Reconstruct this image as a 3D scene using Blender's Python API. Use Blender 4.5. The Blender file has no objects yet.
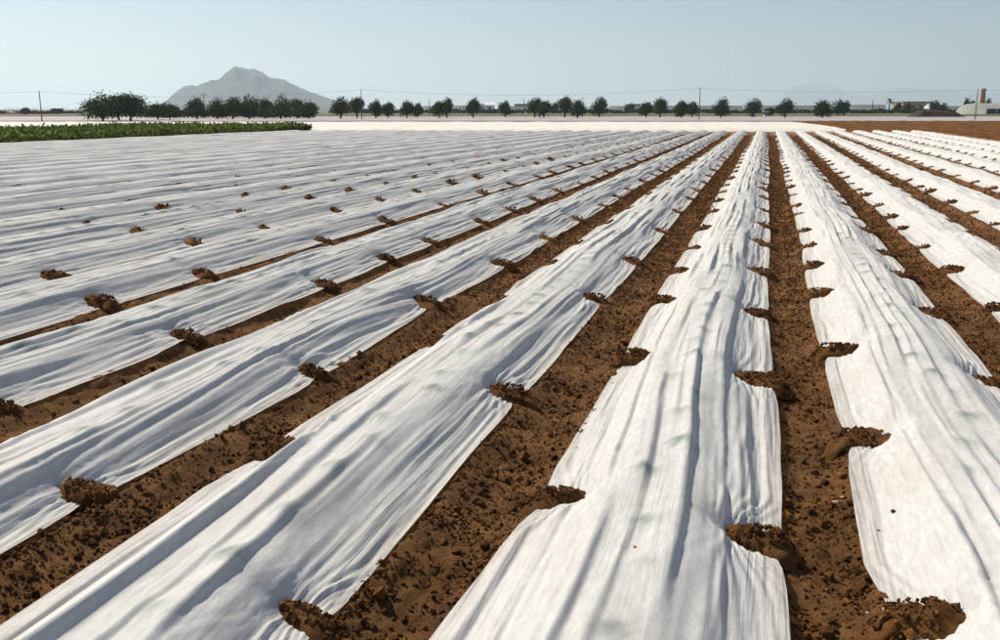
import bpy, math, random
import numpy as np

# ------------------------------------------------------------------ camera, sky, sun, exposure
R_ = math.radians
sc = bpy.context.scene
COL = sc.collection
IMW, IMH, FPX, CAMH = 1000.0, 640.0, 980.0, 1.9
PITCH = math.atan((320 - 109.5) / FPX)
YAW = math.atan(0.2735 * math.cos(PITCH))          # the rows run along +Y, the camera looks a little left of them
cam_d = bpy.data.cameras.new('camera')
cam_d.sensor_width = 36.0
cam_d.lens = 36.0 * FPX / IMW
cam_d.clip_start = 0.05
cam_d.clip_end = 60000.0
cam = bpy.data.objects.new('camera', cam_d)
cam.location = (0, 0, CAMH)
cam.rotation_euler = (math.pi / 2 - PITCH, 0, YAW)
COL.objects.link(cam)
sc.camera = cam

SUN_EL = 46.0
SUN_AZ = -60.0                                     # degrees clockwise from +Y: the sun stands to the left
world = bpy.data.worlds.new('World')
sc.world = world
world.use_nodes = True
wn = world.node_tree.nodes
wl = world.node_tree.links
wn.clear()
wo = wn.new('ShaderNodeOutputWorld')
wb = wn.new('ShaderNodeBackground')
sky = wn.new('ShaderNodeTexSky')
sky.sky_type = 'NISHITA'
sky.sun_disc = False
sky.sun_elevation = R_(SUN_EL)
sky.sun_rotation = R_(SUN_AZ)
sky.altitude = 0
sky.air_density = 1.0
sky.dust_density = 0.55
sky.ozone_density = 3.2
wb.inputs['Strength'].default_value = 0.080
wl.new(sky.outputs[0], wb.inputs[0])
wl.new(wb.outputs[0], wo.inputs[0])

sun_d = bpy.data.lights.new('sun', 'SUN')
sun_d.energy = 5.0
sun_d.angle = R_(0.5)
sun_d.color = (1.0, 0.92, 0.79)
sun = bpy.data.objects.new('sun', sun_d)
sun.rotation_euler = (R_(90 - SUN_EL), 0, R_(180 - SUN_AZ))
sun.location = (-60, 20, 60)
COL.objects.link(sun)

sc.view_settings.view_transform = 'Standard'
sc.view_settings.look = 'None'
sc.view_settings.exposure = 0.17
sc.view_settings.gamma = 1.0
sc.view_settings.use_curve_mapping = False
sc.render.engine = 'CYCLES'
cy = sc.cycles
cy.use_denoising = True
cy.max_bounces = 6
cy.diffuse_bounces = 3
cy.glossy_bounces = 2
cy.transmission_bounces = 4
cy.transparent_max_bounces = 8
cy.volume_bounces = 1
cy.use_adaptive_sampling = True
cy.adaptive_threshold = 0.01

# ------------------------------------------------------------------ helpers
_F = np.array([-math.sin(YAW) * math.cos(PITCH), math.cos(YAW) * math.cos(PITCH), -math.sin(PITCH)])
_R = np.array([math.cos(YAW), math.sin(YAW), 0.0])
_U = np.cross(_R, _F)
_FH = np.array([-math.sin(YAW), math.cos(YAW), 0.0])    # horizontal heading of the camera


def ground_at(px, py, z=0.0):
    """point of the level z seen at a place of the photograph"""
    d = _F + _R * (px - 500) / FPX + _U * (320 - py) / FPX
    t = (z - CAMH) / d[2]
    return np.array([0, 0, CAMH]) + d * t


def far_at(px, dist, z=0.0):
    """point at a given distance ahead of the camera, in the photograph's column px"""
    p = _FH * dist + _R * ((px - 500) / FPX) * dist * math.cos(PITCH)
    return np.array([p[0], p[1], z])


def project(p):
    q = np.asarray(p, float) - np.array([0, 0, CAMH])
    w = q @ _F
    return 500 + FPX * (q @ _R) / w, 320 - FPX * (q @ _U) / w, w


def mesh_np(name, verts, faces, mat, smooth=False):
    verts = np.ascontiguousarray(verts, np.float32).reshape(-1, 3)
    me = bpy.data.meshes.new(name)
    me.vertices.add(len(verts))
    me.vertices.foreach_set('co', verts.ravel())
    groups = faces if isinstance(faces, list) else [faces]
    groups = [np.asarray(g, np.int32) for g in groups if len(g)]
    loops = np.concatenate([g.ravel() for g in groups])
    tot = np.concatenate([np.full(len(g), g.shape[1], np.int32) for g in groups])
    start = np.concatenate([[0], np.cumsum(tot)[:-1]]).astype(np.int32)
    me.loops.add(len(loops))
    me.loops.foreach_set('vertex_index', loops)
    me.polygons.add(len(tot))
    me.polygons.foreach_set('loop_start', start)
    me.polygons.foreach_set('loop_total', tot)
    me.polygons.foreach_set('use_smooth', np.full(len(tot), smooth, bool))
    me.update(calc_edges=True)
    if mat is not None:
        me.materials.append(mat)
    return me


def link(name, me, parent=None, loc=None, label=None, cat=None, group=None, kind=None):
    o = bpy.data.objects.new(name, me)
    COL.objects.link(o)
    if parent is not None:
        o.parent = parent
    if loc is not None:
        o.location = tuple(float(c) for c in loc)
    if label:
        o['label'] = label
    if cat:
        o['category'] = cat
    if group:
        o['group'] = group
    if kind:
        o['kind'] = kind
    return o


def point_attr(me, name, vals):
    a = me.attributes.new(name, 'FLOAT', 'POINT')
    a.data.foreach_set('value', np.ascontiguousarray(vals, np.float32).ravel())


def grid_faces(nv, nu):
    i = np.arange(nv * nu).reshape(nv, nu)
    return np.stack([i[:-1, :-1], i[:-1, 1:], i[1:, 1:], i[1:, :-1]], -1).reshape(-1, 4)


def _hash(ix, iy, seed):
    h = (ix.astype(np.int64) * 374761393 + iy.astype(np.int64) * 668265263 + seed * 2246822519) & 0xFFFFFFFF
    h = ((h ^ (h >> 13)) * 1274126177) & 0xFFFFFFFF
    h = ((h ^ (h >> 16)) * 2654435761) & 0xFFFFFFFF
    return (h ^ (h >> 15)) & 0xFFFF


def pn(x, y, seed=0):
    """gradient noise, about -1..1"""
    x, y = np.broadcast_arrays(np.asarray(x, float), np.asarray(y, float))
    ix, iy = np.floor(x), np.floor(y)
    fx, fy = x - ix, y - iy
    u = fx * fx * fx * (fx * (fx * 6 - 15) + 10)
    v = fy * fy * fy * (fy * (fy * 6 - 15) + 10)

    def gr(dx, dy):
        a = _hash(ix + dx, iy + dy, seed) * (2 * math.pi / 65536)
        return np.cos(a) * (fx - dx) + np.sin(a) * (fy - dy)
    n0 = gr(0, 0) * (1 - u) + gr(1, 0) * u
    n1 = gr(0, 1) * (1 - u) + gr(1, 1) * u
    return (n0 * (1 - v) + n1 * v) * 1.5


def sstep(a, b, x):
    t = np.clip((x - a) / (b - a), 0, 1)
    return t * t * (3 - 2 * t)


ONES = ['', 'first', 'second', 'third', 'fourth', 'fifth', 'sixth', 'seventh', 'eighth', 'ninth', 'tenth', 'eleventh',
        'twelfth', 'thirteenth', 'fourteenth', 'fifteenth', 'sixteenth', 'seventeenth', 'eighteenth', 'nineteenth']


def ordn(n):
    if n < 20:
        return ONES[n]
    t = {2: ('twentieth', 'twenty'), 3: ('thirtieth', 'thirty'), 4: ('fortieth', 'forty')}[n // 10]
    return t[0] if n % 10 == 0 else t[1] + '-' + ONES[n % 10]


# ------------------------------------------------------------------ materials
def new_mat(name):
    m = bpy.data.materials.new(name)
    m.use_nodes = True
    nt = m.node_tree
    nt.nodes.clear()
    out = nt.nodes.new('ShaderNodeOutputMaterial')
    return m, nt, out


def N(nt, kind, **kw):
    n = nt.nodes.new(kind)
    for k, v in kw.items():
        if hasattr(n, k):
            setattr(n, k, v)
        else:
            n.inputs[k.replace('_', ' ')].default_value = v
    return n


def ramp(nt, fac, stops):
    r = nt.nodes.new('ShaderNodeValToRGB')
    e = r.color_ramp.elements
    while len(e) < len(stops):
        e.new(0.5)
    for i, (p, c) in enumerate(stops):
        e[i].position = p
        e[i].color = (*c, 1) if len(c) == 3 else c
    nt.links.new(fac, r.inputs[0])
    return r.outputs[0]


def coords(nt, scale=(1, 1, 1)):
    tc = nt.nodes.new('ShaderNodeTexCoord')
    mp = nt.nodes.new('ShaderNodeMapping')
    mp.inputs['Scale'].default_value = scale
    geo = nt.nodes.new('ShaderNodeNewGeometry')
    nt.links.new(geo.outputs['Position'], mp.inputs[0])
    return mp.outputs[0]


def noise(nt, vec, scale, detail=4, rough=0.55):
    n = N(nt, 'ShaderNodeTexNoise', Scale=scale, Detail=detail, Roughness=rough)
    nt.links.new(vec, n.inputs['Vector'])
    return n.outputs['Fac']


def mixc(nt, fac, a, b, blend='MIX'):
    m = nt.nodes.new('ShaderNodeMix')
    m.data_type = 'RGBA'
    m.blend_type = blend
    for s, v in ((m.inputs[0], fac), (m.inputs[6], a), (m.inputs[7], b)):
        if isinstance(v, (int, float)):
            s.default_value = v
        elif isinstance(v, tuple):
            s.default_value = (*v, 1) if len(v) == 3 else v
        else:
            nt.links.new(v, s)
    return m.outputs[2]


def math_n(nt, op, a, b=None):
    m = nt.nodes.new('ShaderNodeMath')
    m.operation = op
    for s, v in ((m.inputs[0], a), (m.inputs[1], b)):
        if v is None:
            continue
        if isinstance(v, (int, float)):
            s.default_value = v
        else:
            nt.links.new(v, s)
    return m.outputs[0]


def bump(nt, h, strength, dist):
    b = N(nt, 'ShaderNodeBump', Strength=strength, Distance=dist)
    nt.links.new(h, b.inputs['Height'])
    return b.outputs[0]


def simple(name, stops, scale, rough=0.8, bump_s=0.0, bump_d=0.02, bscale=None, stretch=(1, 1, 1), spec=0.3):
    m, nt, out = new_mat(name)
    v = coords(nt, stretch)
    c = ramp(nt, noise(nt, v, scale, 6), stops)
    p = N(nt, 'ShaderNodeBsdfPrincipled', Roughness=rough)
    p.inputs['Specular IOR Level'].default_value = spec
    nt.links.new(c, p.inputs['Base Color'])
    if bump_s:
        nt.links.new(bump(nt, noise(nt, v, bscale or scale * 3, 6), bump_s, bump_d), p.inputs['Normal'])
    nt.links.new(p.outputs[0], out.inputs[0])
    return m


def make_fleece():
    m, nt, out = new_mat('fleece')
    v = coords(nt)
    vs = coords(nt, (1.0, 0.25, 1.0))
    fib = noise(nt, vs, 55, 6, 0.7)
    big = noise(nt, v, 2.2, 3)
    col = ramp(nt, fib, [(0.30, (0.72, 0.71, 0.68)), (0.70, (0.88, 0.87, 0.83))])
    col = mixc(nt, math_n(nt, 'MULTIPLY', big, 0.25), col, (0.74, 0.72, 0.66))
    at = N(nt, 'ShaderNodeAttribute', attribute_name='dust')
    spots = ramp(nt, noise(nt, v, 14, 5, 0.65), [(0.42, (0, 0, 0)), (0.72, (1, 1, 1))])
    df = math_n(nt, 'MULTIPLY', at.outputs['Fac'], math_n(nt, 'ADD', math_n(nt, 'MULTIPLY', spots, 0.6), 0.4))
    col = mixc(nt, df, col, (0.50, 0.40, 0.29))
    mot = ramp(nt, noise(nt, v, 120, 3, 0.7), [(0.35, (0.90, 0.90, 0.90)), (0.65, (1, 1, 1))])
    col = mixc(nt, 1.0, col, mot, 'MULTIPLY')
    pa = N(nt, 'ShaderNodeAttribute', attribute_name='leaf_show_tint')
    col = mixc(nt, math_n(nt, 'MULTIPLY', pa.outputs['Fac'], 0.95), col, (0.21, 0.26, 0.23))  # dark leaves showing through from below, painted into the cloth colour
    # hair-fine pleats along the row, strongest towards the hems, and the felted surface
    hm = N(nt, 'ShaderNodeAttribute', attribute_name='hem')
    vp = coords(nt, (1.0, 0.022, 0.3))
    wob = N(nt, 'ShaderNodeTexNoise', Scale=0.8, Detail=1)
    nt.links.new(v, wob.inputs['Vector'])
    vm = N(nt, 'ShaderNodeVectorMath', operation='SCALE')
    vm.inputs['Scale'].default_value = 0.022
    nt.links.new(wob.outputs['Color'], vm.inputs[0])
    va = N(nt, 'ShaderNodeVectorMath', operation='ADD')
    nt.links.new(vp, va.inputs[0]); nt.links.new(vm.outputs[0], va.inputs[1])
    p1 = math_n(nt, 'ABSOLUTE', math_n(nt, 'SUBTRACT', noise(nt, va.outputs[0], 24, 1), 0.5))
    p2 = math_n(nt, 'ABSOLUTE', math_n(nt, 'SUBTRACT', noise(nt, va.outputs[0], 58, 1), 0.5))
    pl = math_n(nt, 'ADD', p1, math_n(nt, 'MULTIPLY', p2, 0.35))
    msk = ramp(nt, noise(nt, vs, 2.6, 2), [(0.50, (0.0, 0.0, 0.0)), (0.70, (0.30, 0.30, 0.30))])
    msk = math_n(nt, 'MAXIMUM', msk, hm.outputs['Fac'])
    b1 = bump(nt, math_n(nt, 'MULTIPLY', math_n(nt, 'MULTIPLY', pl, msk), -1.0), 1.0, 0.042)
    b2 = N(nt, 'ShaderNodeBump', Strength=0.5, Distance=0.004)
    nt.links.new(math_n(nt, 'ADD', fib, math_n(nt, 'MULTIPLY', noise(nt, v, 210, 3), 0.6)), b2.inputs['Height'])
    nt.links.new(b1, b2.inputs['Normal'])
    nrm = b2.outputs[0]
    d = N(nt, 'ShaderNodeBsdfDiffuse')
    t = N(nt, 'ShaderNodeBsdfTranslucent')
    g = N(nt, 'ShaderNodeBsdfGlossy', Roughness=0.45)
    tr = N(nt, 'ShaderNodeBsdfTransparent')
    for s in (d, t):
        nt.links.new(col, s.inputs['Color'])
        nt.links.new(nrm, s.inputs['Normal'])
    nt.links.new(nrm, g.inputs['Normal'])
    m1 = N(nt, 'ShaderNodeMixShader', Fac=0.13)
    nt.links.new(d.outputs[0], m1.inputs[1]); nt.links.new(t.outputs[0], m1.inputs[2])
    m2 = N(nt, 'ShaderNodeMixShader', Fac=0.035)
    nt.links.new(m1.outputs[0], m2.inputs[1]); nt.links.new(g.outputs[0], m2.inputs[2])
    m3 = N(nt, 'ShaderNodeMixShader')
    thin = ramp(nt, noise(nt, vs, 30, 4), [(0.35, (0.24, 0.24, 0.24)), (0.7, (0.12, 0.12, 0.12))])
    nt.links.new(thin, m3.inputs[0])
    nt.links.new(m2.outputs[0], m3.inputs[1]); nt.links.new(tr.outputs[0], m3.inputs[2])
    nt.links.new(m3.outputs[0], out.inputs[0])
    return m


def make_soil(name, tinted=False, dark=1.0):
    m, nt, out = new_mat(name)
    v = coords(nt)
    n1 = noise(nt, v, 9, 8, 0.65)
    c = ramp(nt, n1, [(0.28, (0.090 * dark, 0.040 * dark, 0.013 * dark)), (0.5, (0.215 * dark, 0.100 * dark, 0.033 * dark)),
                      (0.72, (0.36 * dark, 0.19 * dark, 0.072 * dark))])
    dry = ramp(nt, noise(nt, v, 1.6, 5, 0.6), [(0.40, (0.72, 0.70, 0.70)), (0.52, (1.0, 1.0, 1.0)), (0.66, (1.35, 1.33, 1.28))])
    c = mixc(nt, 1.0, c, dry, 'MULTIPLY')
    n2 = noise(nt, v, 90, 5, 0.7)
    c = mixc(nt, math_n(nt, 'MULTIPLY', n2, 0.55), c, (0.15 * dark, 0.065 * dark, 0.02 * dark))
    if tinted:
        at = N(nt, 'ShaderNodeAttribute', attribute_name='tint')
        c = mixc(nt, 1.0, c, ramp(nt, at.outputs['Fac'], [(0.0, (0.5, 0.46, 0.44)), (0.55, (1.0, 0.95, 0.9)),
                                                          (0.86, (1.6, 1.45, 1.15)), (1.0, (2.3, 2.1, 1.6))]), 'MULTIPLY')
    p = N(nt, 'ShaderNodeBsdfPrincipled', Roughness=0.95)
    p.inputs['Specular IOR Level'].default_value = 0.15
    nt.links.new(c, p.inputs['Base Color'])
    h = math_n(nt, 'ADD', noise(nt, v, 60, 8, 0.7), math_n(nt, 'MULTIPLY', n2, 0.5))
    nt.links.new(bump(nt, h, 1.0, 0.035), p.inputs['Normal'])
    nt.links.new(p.outputs[0], out.inputs[0])
    return m


def make_leaf(name, c0, c1, trans=0.25):
    m, nt, out = new_mat(name)
    geo = nt.nodes.new('ShaderNodeNewGeometry')
    c = ramp(nt, geo.outputs['Random Per Island'], [(0.0, c0), (1.0, c1)])
    d = N(nt, 'ShaderNodeBsdfDiffuse')
    t = N(nt, 'ShaderNodeBsdfTranslucent')
    nt.links.new(c, d.inputs[0]); nt.links.new(c, t.inputs[0])
    mx = N(nt, 'ShaderNodeMixShader', Fac=trans)
    nt.links.new(d.outputs[0], mx.inputs[1]); nt.links.new(t.outputs[0], mx.inputs[2])
    nt.links.new(mx.outputs[0], out.inputs[0])
    return m


M = {}
M['fleece'] = make_fleece()
M['soil'] = make_soil('soil')
M['clod'] = make_soil('clod', True)
M['heap'] = make_soil('heap_soil', True, 1.15)
M['far_soil'] = simple('ploughed_soil', [(0.3, (0.075, 0.030, 0.009)), (0.5, (0.15, 0.063, 0.02)), (0.72, (0.21, 0.10, 0.036))], 0.5, 1.0, 1.0, 0.4, 1.1, spec=0.05)
M['track'] = simple('dry_track', [(0.3, (0.22, 0.14, 0.075)), (0.7, (0.32, 0.22, 0.125))], 0.4, 0.95, 0.6, 0.1, 3)
M['dark_soil'] = simple('dark_earth', [(0.3, (0.028, 0.016, 0.011)), (0.7, (0.055, 0.030, 0.02))], 0.6, 0.95, 1.0, 0.3, 1.5)
M['ground'] = simple('farmland', [(0.25, (0.075, 0.080, 0.035)), (0.42, (0.19, 0.14, 0.085)), (0.55, (0.16, 0.125, 0.08)), (0.75, (0.085, 0.09, 0.04))], 0.006, 0.95)
M['far_cover'] = simple('far_fleece', [(0.3, (0.66, 0.61, 0.52)), (0.7, (0.80, 0.75, 0.66))], 0.6, 0.8, 0.3, 0.05, 4)
M['mulch'] = simple('grey_mulch', [(0.3, (0.30, 0.265, 0.255)), (0.7, (0.44, 0.40, 0.395))], 0.12, 0.8, 0.4, 0.1, 1.0, (0.12, 1, 1))
M['grass'] = simple('field_grass', [(0.3, (0.05, 0.075, 0.022)), (0.55, (0.10, 0.125, 0.04)), (0.75, (0.20, 0.16, 0.08))], 0.05, 0.9, 0.5, 0.2, 1)
M['leaf_tree'] = make_leaf('tree_leaves', (0.024, 0.038, 0.013), (0.095, 0.110, 0.040))
M['leaf_light'] = make_leaf('light_tree_leaves', (0.028, 0.050, 0.012), (0.10, 0.13, 0.035))
M['leaf_far'] = make_leaf('far_tree_leaves', (0.020, 0.036, 0.018), (0.05, 0.07, 0.03))
M['leaf_crop'] = make_leaf('crop_leaves', (0.035, 0.066, 0.012), (0.19, 0.235, 0.060), 0.4)
M['leaf_seedling'] = make_leaf('seedling_leaves', (0.012, 0.045, 0.010), (0.03, 0.09, 0.02), 0.1)
M['bark'] = simple('bark', [(0.3, (0.035, 0.026, 0.02)), (0.7, (0.085, 0.065, 0.05))], 6, 0.95, 0.6, 0.05)
M['pole'] = simple('pole_wood', [(0.3, (0.07, 0.06, 0.052)), (0.7, (0.14, 0.12, 0.10))], 3, 0.9)
M['wire'] = simple('wire', [(0.3, (0.05, 0.05, 0.05)), (0.7, (0.09, 0.09, 0.09))], 2, 0.6)
M['rock'] = simple('mountain_rock', [(0.3, (0.012, 0.015, 0.014)), (0.5, (0.020, 0.022, 0.022)), (0.7, (0.036, 0.036, 0.033))], 0.012, 0.95, 1.0, 20, 0.01)
def make_plastic():
    m, nt, out = new_mat('greenhouse_plastic')
    c = ramp(nt, noise(nt, coords(nt), 0.15, 4), [(0.3, (0.84, 0.83, 0.80)), (0.7, (0.95, 0.94, 0.91))])
    d = N(nt, 'ShaderNodeBsdfDiffuse')
    t = N(nt, 'ShaderNodeBsdfTranslucent')
    nt.links.new(c, d.inputs[0]); nt.links.new(c, t.inputs[0])
    mx = N(nt, 'ShaderNodeMixShader', Fac=0.82)
    nt.links.new(d.outputs[0], mx.inputs[1]); nt.links.new(t.outputs[0], mx.inputs[2])
    nt.links.new(mx.outputs[0], out.inputs[0])
    return m


M['plastic'] = make_plastic()
M['white_wall'] = simple('white_wall', [(0.3, (0.66, 0.64, 0.60)), (0.7, (0.78, 0.76, 0.72))], 0.5, 0.8)
M['tan_wall'] = simple('tan_wall', [(0.3, (0.40, 0.26, 0.19)), (0.7, (0.52, 0.36, 0.27))], 0.5, 0.85)
M['grey_roof'] = simple('grey_roof', [(0.3, (0.15, 0.15, 0.17)), (0.7, (0.24, 0.235, 0.25))], 0.5, 0.7)
M['blue_metal'] = simple('blue_metal', [(0.3, (0.05, 0.12, 0.28)), (0.7, (0.08, 0.17, 0.36))], 0.5, 0.5)
M['dark_open'] = simple('dark_opening', [(0.3, (0.035, 0.045, 0.065)), (0.7, (0.06, 0.07, 0.09))], 0.5, 0.9)
M['brick'] = simple('chimney_brick', [(0.3, (0.33, 0.15, 0.07)), (0.7, (0.46, 0.24, 0.12))], 1.5, 0.9, 0.3, 0.05)
M['stone'] = simple('pale_stone', [(0.3, (0.42, 0.30, 0.17)), (0.7, (0.60, 0.46, 0.30))], 30, 0.85, 0.6, 0.01, 90)
M['dry_leaf'] = simple('dry_leaf', [(0.3, (0.22, 0.10, 0.03)), (0.7, (0.36, 0.19, 0.07))], 60, 0.8)

# ------------------------------------------------------------------ the covered rows
PITCHX = 1.55
C0 = -0.44
K_MIN, K_MAX = -24, 8
D_END = 84.0
ROWS = list(range(K_MIN, K_MAX + 1))
SEEN_HEAPS = {  # measured distances along the row of the soil heaps that hold each sheet near the camera
    (0, 1): [2.05, 4.19, 6.85, 9.27, 11.73, 14.28], (0, -1): [2.3, 4.45, 7.23, 9.67, 11.6, 13.7],
    (1, -1): [1.5, 3.62, 5.78, 7.9, 10.43, 12.34], (1, 1): [2.6, 4.9, 7.31, 9.69, 11.9],
    (-1, 1): [0.6, 3.07, 6.11, 9.57, 12.2, 15.45], (-2, 1): [1.2, 3.89, 6.3, 8.94, 11.54, 14.16],
    (-3, 1): [2.6, 4.97, 7.07, 9.71, 11.59, 13.32]}


def row_rng(k, salt=0):
    return np.random.default_rng(9000 + 131 * (k + 60) + 17 * salt)


def row_end(k):
    x = C0 + k * PITCHX
    return (D_END + x * math.sin(YAW)) / math.cos(YAW)


def row_start(k):
    x = C0 + k * PITCHX
    return max(-1.2, -x * 0.72 - 2.5) if x < 0 else max(-1.2, x * 2.0 - 6)


HEAPS = {}
for k in ROWS:
    r = row_rng(k, 1)
    for s in (-1, 1):
        ys = list(SEEN_HEAPS.get((k, s), []))
        if not ys:
            ys = [row_start(k) - 1 + r.uniform(0, 2.2)]
        base = {1: 2.1, -1: 2.5}.get(1 if k > 0 else -1)
        while ys[-1] < row_end(k) - 1.5:
            ys.append(ys[-1] + base * r.uniform(0.72, 1.28))
        HEAPS[(k, s)] = np.array(ys)
PLANTS = {}
for k in ROWS:
    r = row_rng(k, 2)
    vs = np.arange(row_start(k), row_end(k) - 1, 0.47)
    vs = vs + r.uniform(-0.08, 0.08, len(vs))
    PLANTS[k] = np.stack([r.normal(0.0, 0.05, len(vs)) + 0.02, vs], 1)


def row_mid(k, v):
    r = row_rng(k, 3)
    return C0 + k * PITCHX + r.uniform(-0.015, 0.015) + 0.035 * pn(v / 7.0, k * 3.7 + 0.5, 5)


HEM = {  # measured half widths near the camera (distance along the row, half width)
    (0, -1): [(1.0, .66), (3.0, .65), (3.6, .61), (4.5, .56), (6.2, .53), (8.0, .555), (12, .545)],
    (0, 1): [(1.0, .60), (6.5, .595), (8.6, .545), (12, .545)],
    (1, -1): [(2.5, .55), (3.7, .55), (4.1, .61), (5.6, .585), (7.3, .61), (9.6, .61), (14, .56)],
    (-1, -1): [(1.0, .66), (4.0, .64), (8.0, .56)], (-1, 1): [(2.0, .52), (6.0, .53), (8.4, .50), (12, .545)],
    (-2, 1): [(3.0, .44), (4.7, .46), (6.2, .52), (8.8, .47), (12, .54)]}


def half_widths(k, v):
    """distance of the sheet's two edges from its centre line: drawn in at the heaps, slack between them"""
    res = []
    for s in (-1, 1):
        hv = HEAPS[(k, s)]
        e = hv[None, :] - v[:, None]
        ahead = np.min(np.where(e >= 0, e, 99), axis=1)
        behind = np.min(np.where(e < 0, -e, 99), axis=1)
        base = 0.545
        if (k, s) in HEM:
            base = np.interp(v, [q[0] for q in HEM[(k, s)]], [q[1] for q in HEM[(k, s)]])
        w = base + 0.028 * pn(v / 3.4, 7.1 * k + s, 11) + 0.005 * pn(v / 0.5, 3.3 * k + s, 12)
        w = w - 0.050 * np.exp(-(ahead / 0.15) ** 2) - 0.022 * np.exp(-(behind / 0.09) ** 2)
        w = w + 0.012 * sstep(0.15, 0.6, np.minimum(ahead, behind))
        res.append(w)
    return res


def saw(f, drop=0.20):
    """one fold: a long slope up, then a short steep fall"""
    up = np.clip(f / (1 - drop), 0, 1)
    dn = np.clip((1 - f) / drop, 0, 1)
    m_ = np.where(f < 1 - drop, up, dn)
    return m_ * m_ * (3 - 2 * m_) * 0.55 + m_ * 0.45


def cloth_height(k, u, v, s, plants=True):
    """height of the sheet at lateral u (metres from the centre line) and v along the row; s = u / half width"""
    r = row_rng(k, 4)
    far = np.clip((np.abs(v) - 12) / 25, 0, 1)
    h = (0.158 if k > -4 else 0.165) + 0.014 * pn(v / 4.1, k * 1.9, 21) + 0.003 * pn(v / 1.1, k * 2.3, 22)
    t = np.abs(s)
    right = u > 0
    a = np.where(right, r.uniform(0.16, 0.28), r.uniform(0.28, 0.40))
    b = np.where(right, r.uniform(0.88, 0.97), r.uniform(0.78, 0.88))
    a = a + 0.08 * pn(v / 3.0, k * 1.1 + np.sign(u) * 9, 23)
    z = h * (1 - sstep(a, b, t)) - 0.02 * t * t + 0.034
    edge = sstep(0.30, 0.75, t)
    # broad soft panels and dimples
    calm = 1.0 if k > -3 else 0.55
    z = z + 0.010 * calm * pn(u / 0.30, v / 1.6 + k * 11.7, 33) + 0.0035 * pn(u / 0.11, v / 0.42 + k * 3.3, 40)
    # a few long tube-like folds, each with a steep shaded right-hand flank; they come and go
    near = 1 - 0.6 * sstep(7, 16, v)
    wu = u + 0.09 * calm * near * pn(v / 4.4, k * 5.3 + 0.5, 31) + 0.05 * calm * near * pn(u / 0.5, v / 3.2 + k, 32)
    for wave, amp, drop, sd0, lo in ((0.17, 0.034 if k > -4 else 0.017, 0.20, 35, -0.25), (0.092, 0.019, 0.26, 36, -0.05 if k > -2 else -0.35),
                                  (0.052, 0.008 if k > -2 else 0.0115, 0.32, 38, 0.0 if k > -2 else -0.4)):
        c = wu / wave + r.uniform(0, 1)
        ci = np.floor(c)
        on = sstep(lo, lo + 0.55, pn(ci * 7.31 + 0.37, v / 2.1 + k * 3.7, sd0))
        z = z + amp * on * saw(c - ci, drop) * (1 - 0.35 * edge)
    # faint creases
    z = z + 0.0028 * (1 - 2.4 * np.abs(pn(wu / 0.05, v / 3.0 + k * 2.9, 37))) * (0.35 + 0.65 * edge)
    # hems: gathered pleats that run together at every heap
    for sd in (-1, 1):
        hv = HEAPS[(k, sd)]
        e = np.abs(v[:, :1] - hv[None, :])
        dn = np.min(e, axis=1)[:, None]
        which = np.argmin(e, axis=1)[:, None]
        loc = u * sd
        q = (loc - 0.30) / (0.29 * (0.42 + 0.58 * sstep(0.0, 0.55, dn)))
        q = q + 0.16 * pn(v / 0.9, k * 3.1 + sd * 5, 43)
        c = q * (4.6 if sd > 0 else 4.0)
        ci = np.floor(c)
        on = 0.35 + 0.65 * sstep(-0.3, 0.3, pn(ci * 5.7 + 0.2, v / 0.8 + k * 2.2 + sd, 44))
        amp = 0.022 * (0.40 + 0.60 * np.exp(-(dn / 0.5) ** 1.3)) * sstep(0.26, 0.38, loc) * on
        f = c - ci
        z = z + amp * saw(f if sd > 0 else f, 0.34)
        # folds that fan from the tip of the heap up towards the crown
        ph = np.arctan2(dn * 0.5, 0.36 - loc + 0.02)
        rr = np.hypot(0.36 - loc, dn * 0.6)
        fan = 1 - 2.2 * np.abs(pn(ph * 4.0 + which * 5.1, rr * 0.8 + k * 3 + sd, 45))
        z = z + 0.014 * fan * np.exp(-rr / 0.22) * sstep(0.02, 0.10, rr) * (loc < 0.36) * (1 - sstep(0.25, 0.5, 0.36 - loc))
        pin = np.exp(-(((loc - 0.47) / np.where(loc < 0.47, 0.125, 0.3)) ** 2 + (dn / 0.11) ** 2))
        pin = np.minimum(1, pin * 1.25)
        z = z * (1 - 0.9 * pin) + 0.012 * pin
    # the hem itself lies on the soil, here and there it lifts
    lift = 0.020 + 0.05 * sstep(0.25, 0.8, pn(v / 0.9, k * 5.9 + np.sign(u) * 4, 45))
    hem = sstep(0.86, 1.0, t)
    z = z * (1 - hem * 0.6) + lift * hem * 0.4
    if plants:
        for pu, pv in PLANTS[k][PLANTS[k][:, 1] < 26]:
            rows = np.where(np.abs(v[:, 0] - pv) < 0.28)[0]
            if len(rows):
                sl = slice(rows[0], rows[-1] + 1)
                z[sl] += 0.014 * np.exp(-((u[sl] - pu) ** 2 + (v[sl] - pv) ** 2) / 0.0075)
    return np.maximum(z, 0.012)


def v_samples(k, factor, dmin):
    x = abs(C0 + k * PITCHX)
    vv = [row_start(k)]
    e = row_end(k)
    while vv[-1] < e:
        d = math.sqrt(x * x + vv[-1] ** 2 + 1.6 ** 2)
        vv.append(vv[-1] + max(dmin, factor * d))
    vv[-1] = e
    return np.array(vv)


def lod(k):
    d = abs(k - 0.3)
    if d < 1.8:
        return 0.0075, 0.012, 144
    if d < 3.8:
        return 0.0080, 0.013, 112
    if d < 6.6:
        return 0.0088, 0.015, 84
    if d < 12:
        return 0.011, 0.02, 60
    return 0.014, 0.03, 36


def side_name(k):
    if k <= 0:
        return f'{ordn(1 - k)} cover left of the central furrow'
    return f'{ordn(k)} cover right of the central furrow'


COVER_GRID = {}


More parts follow.
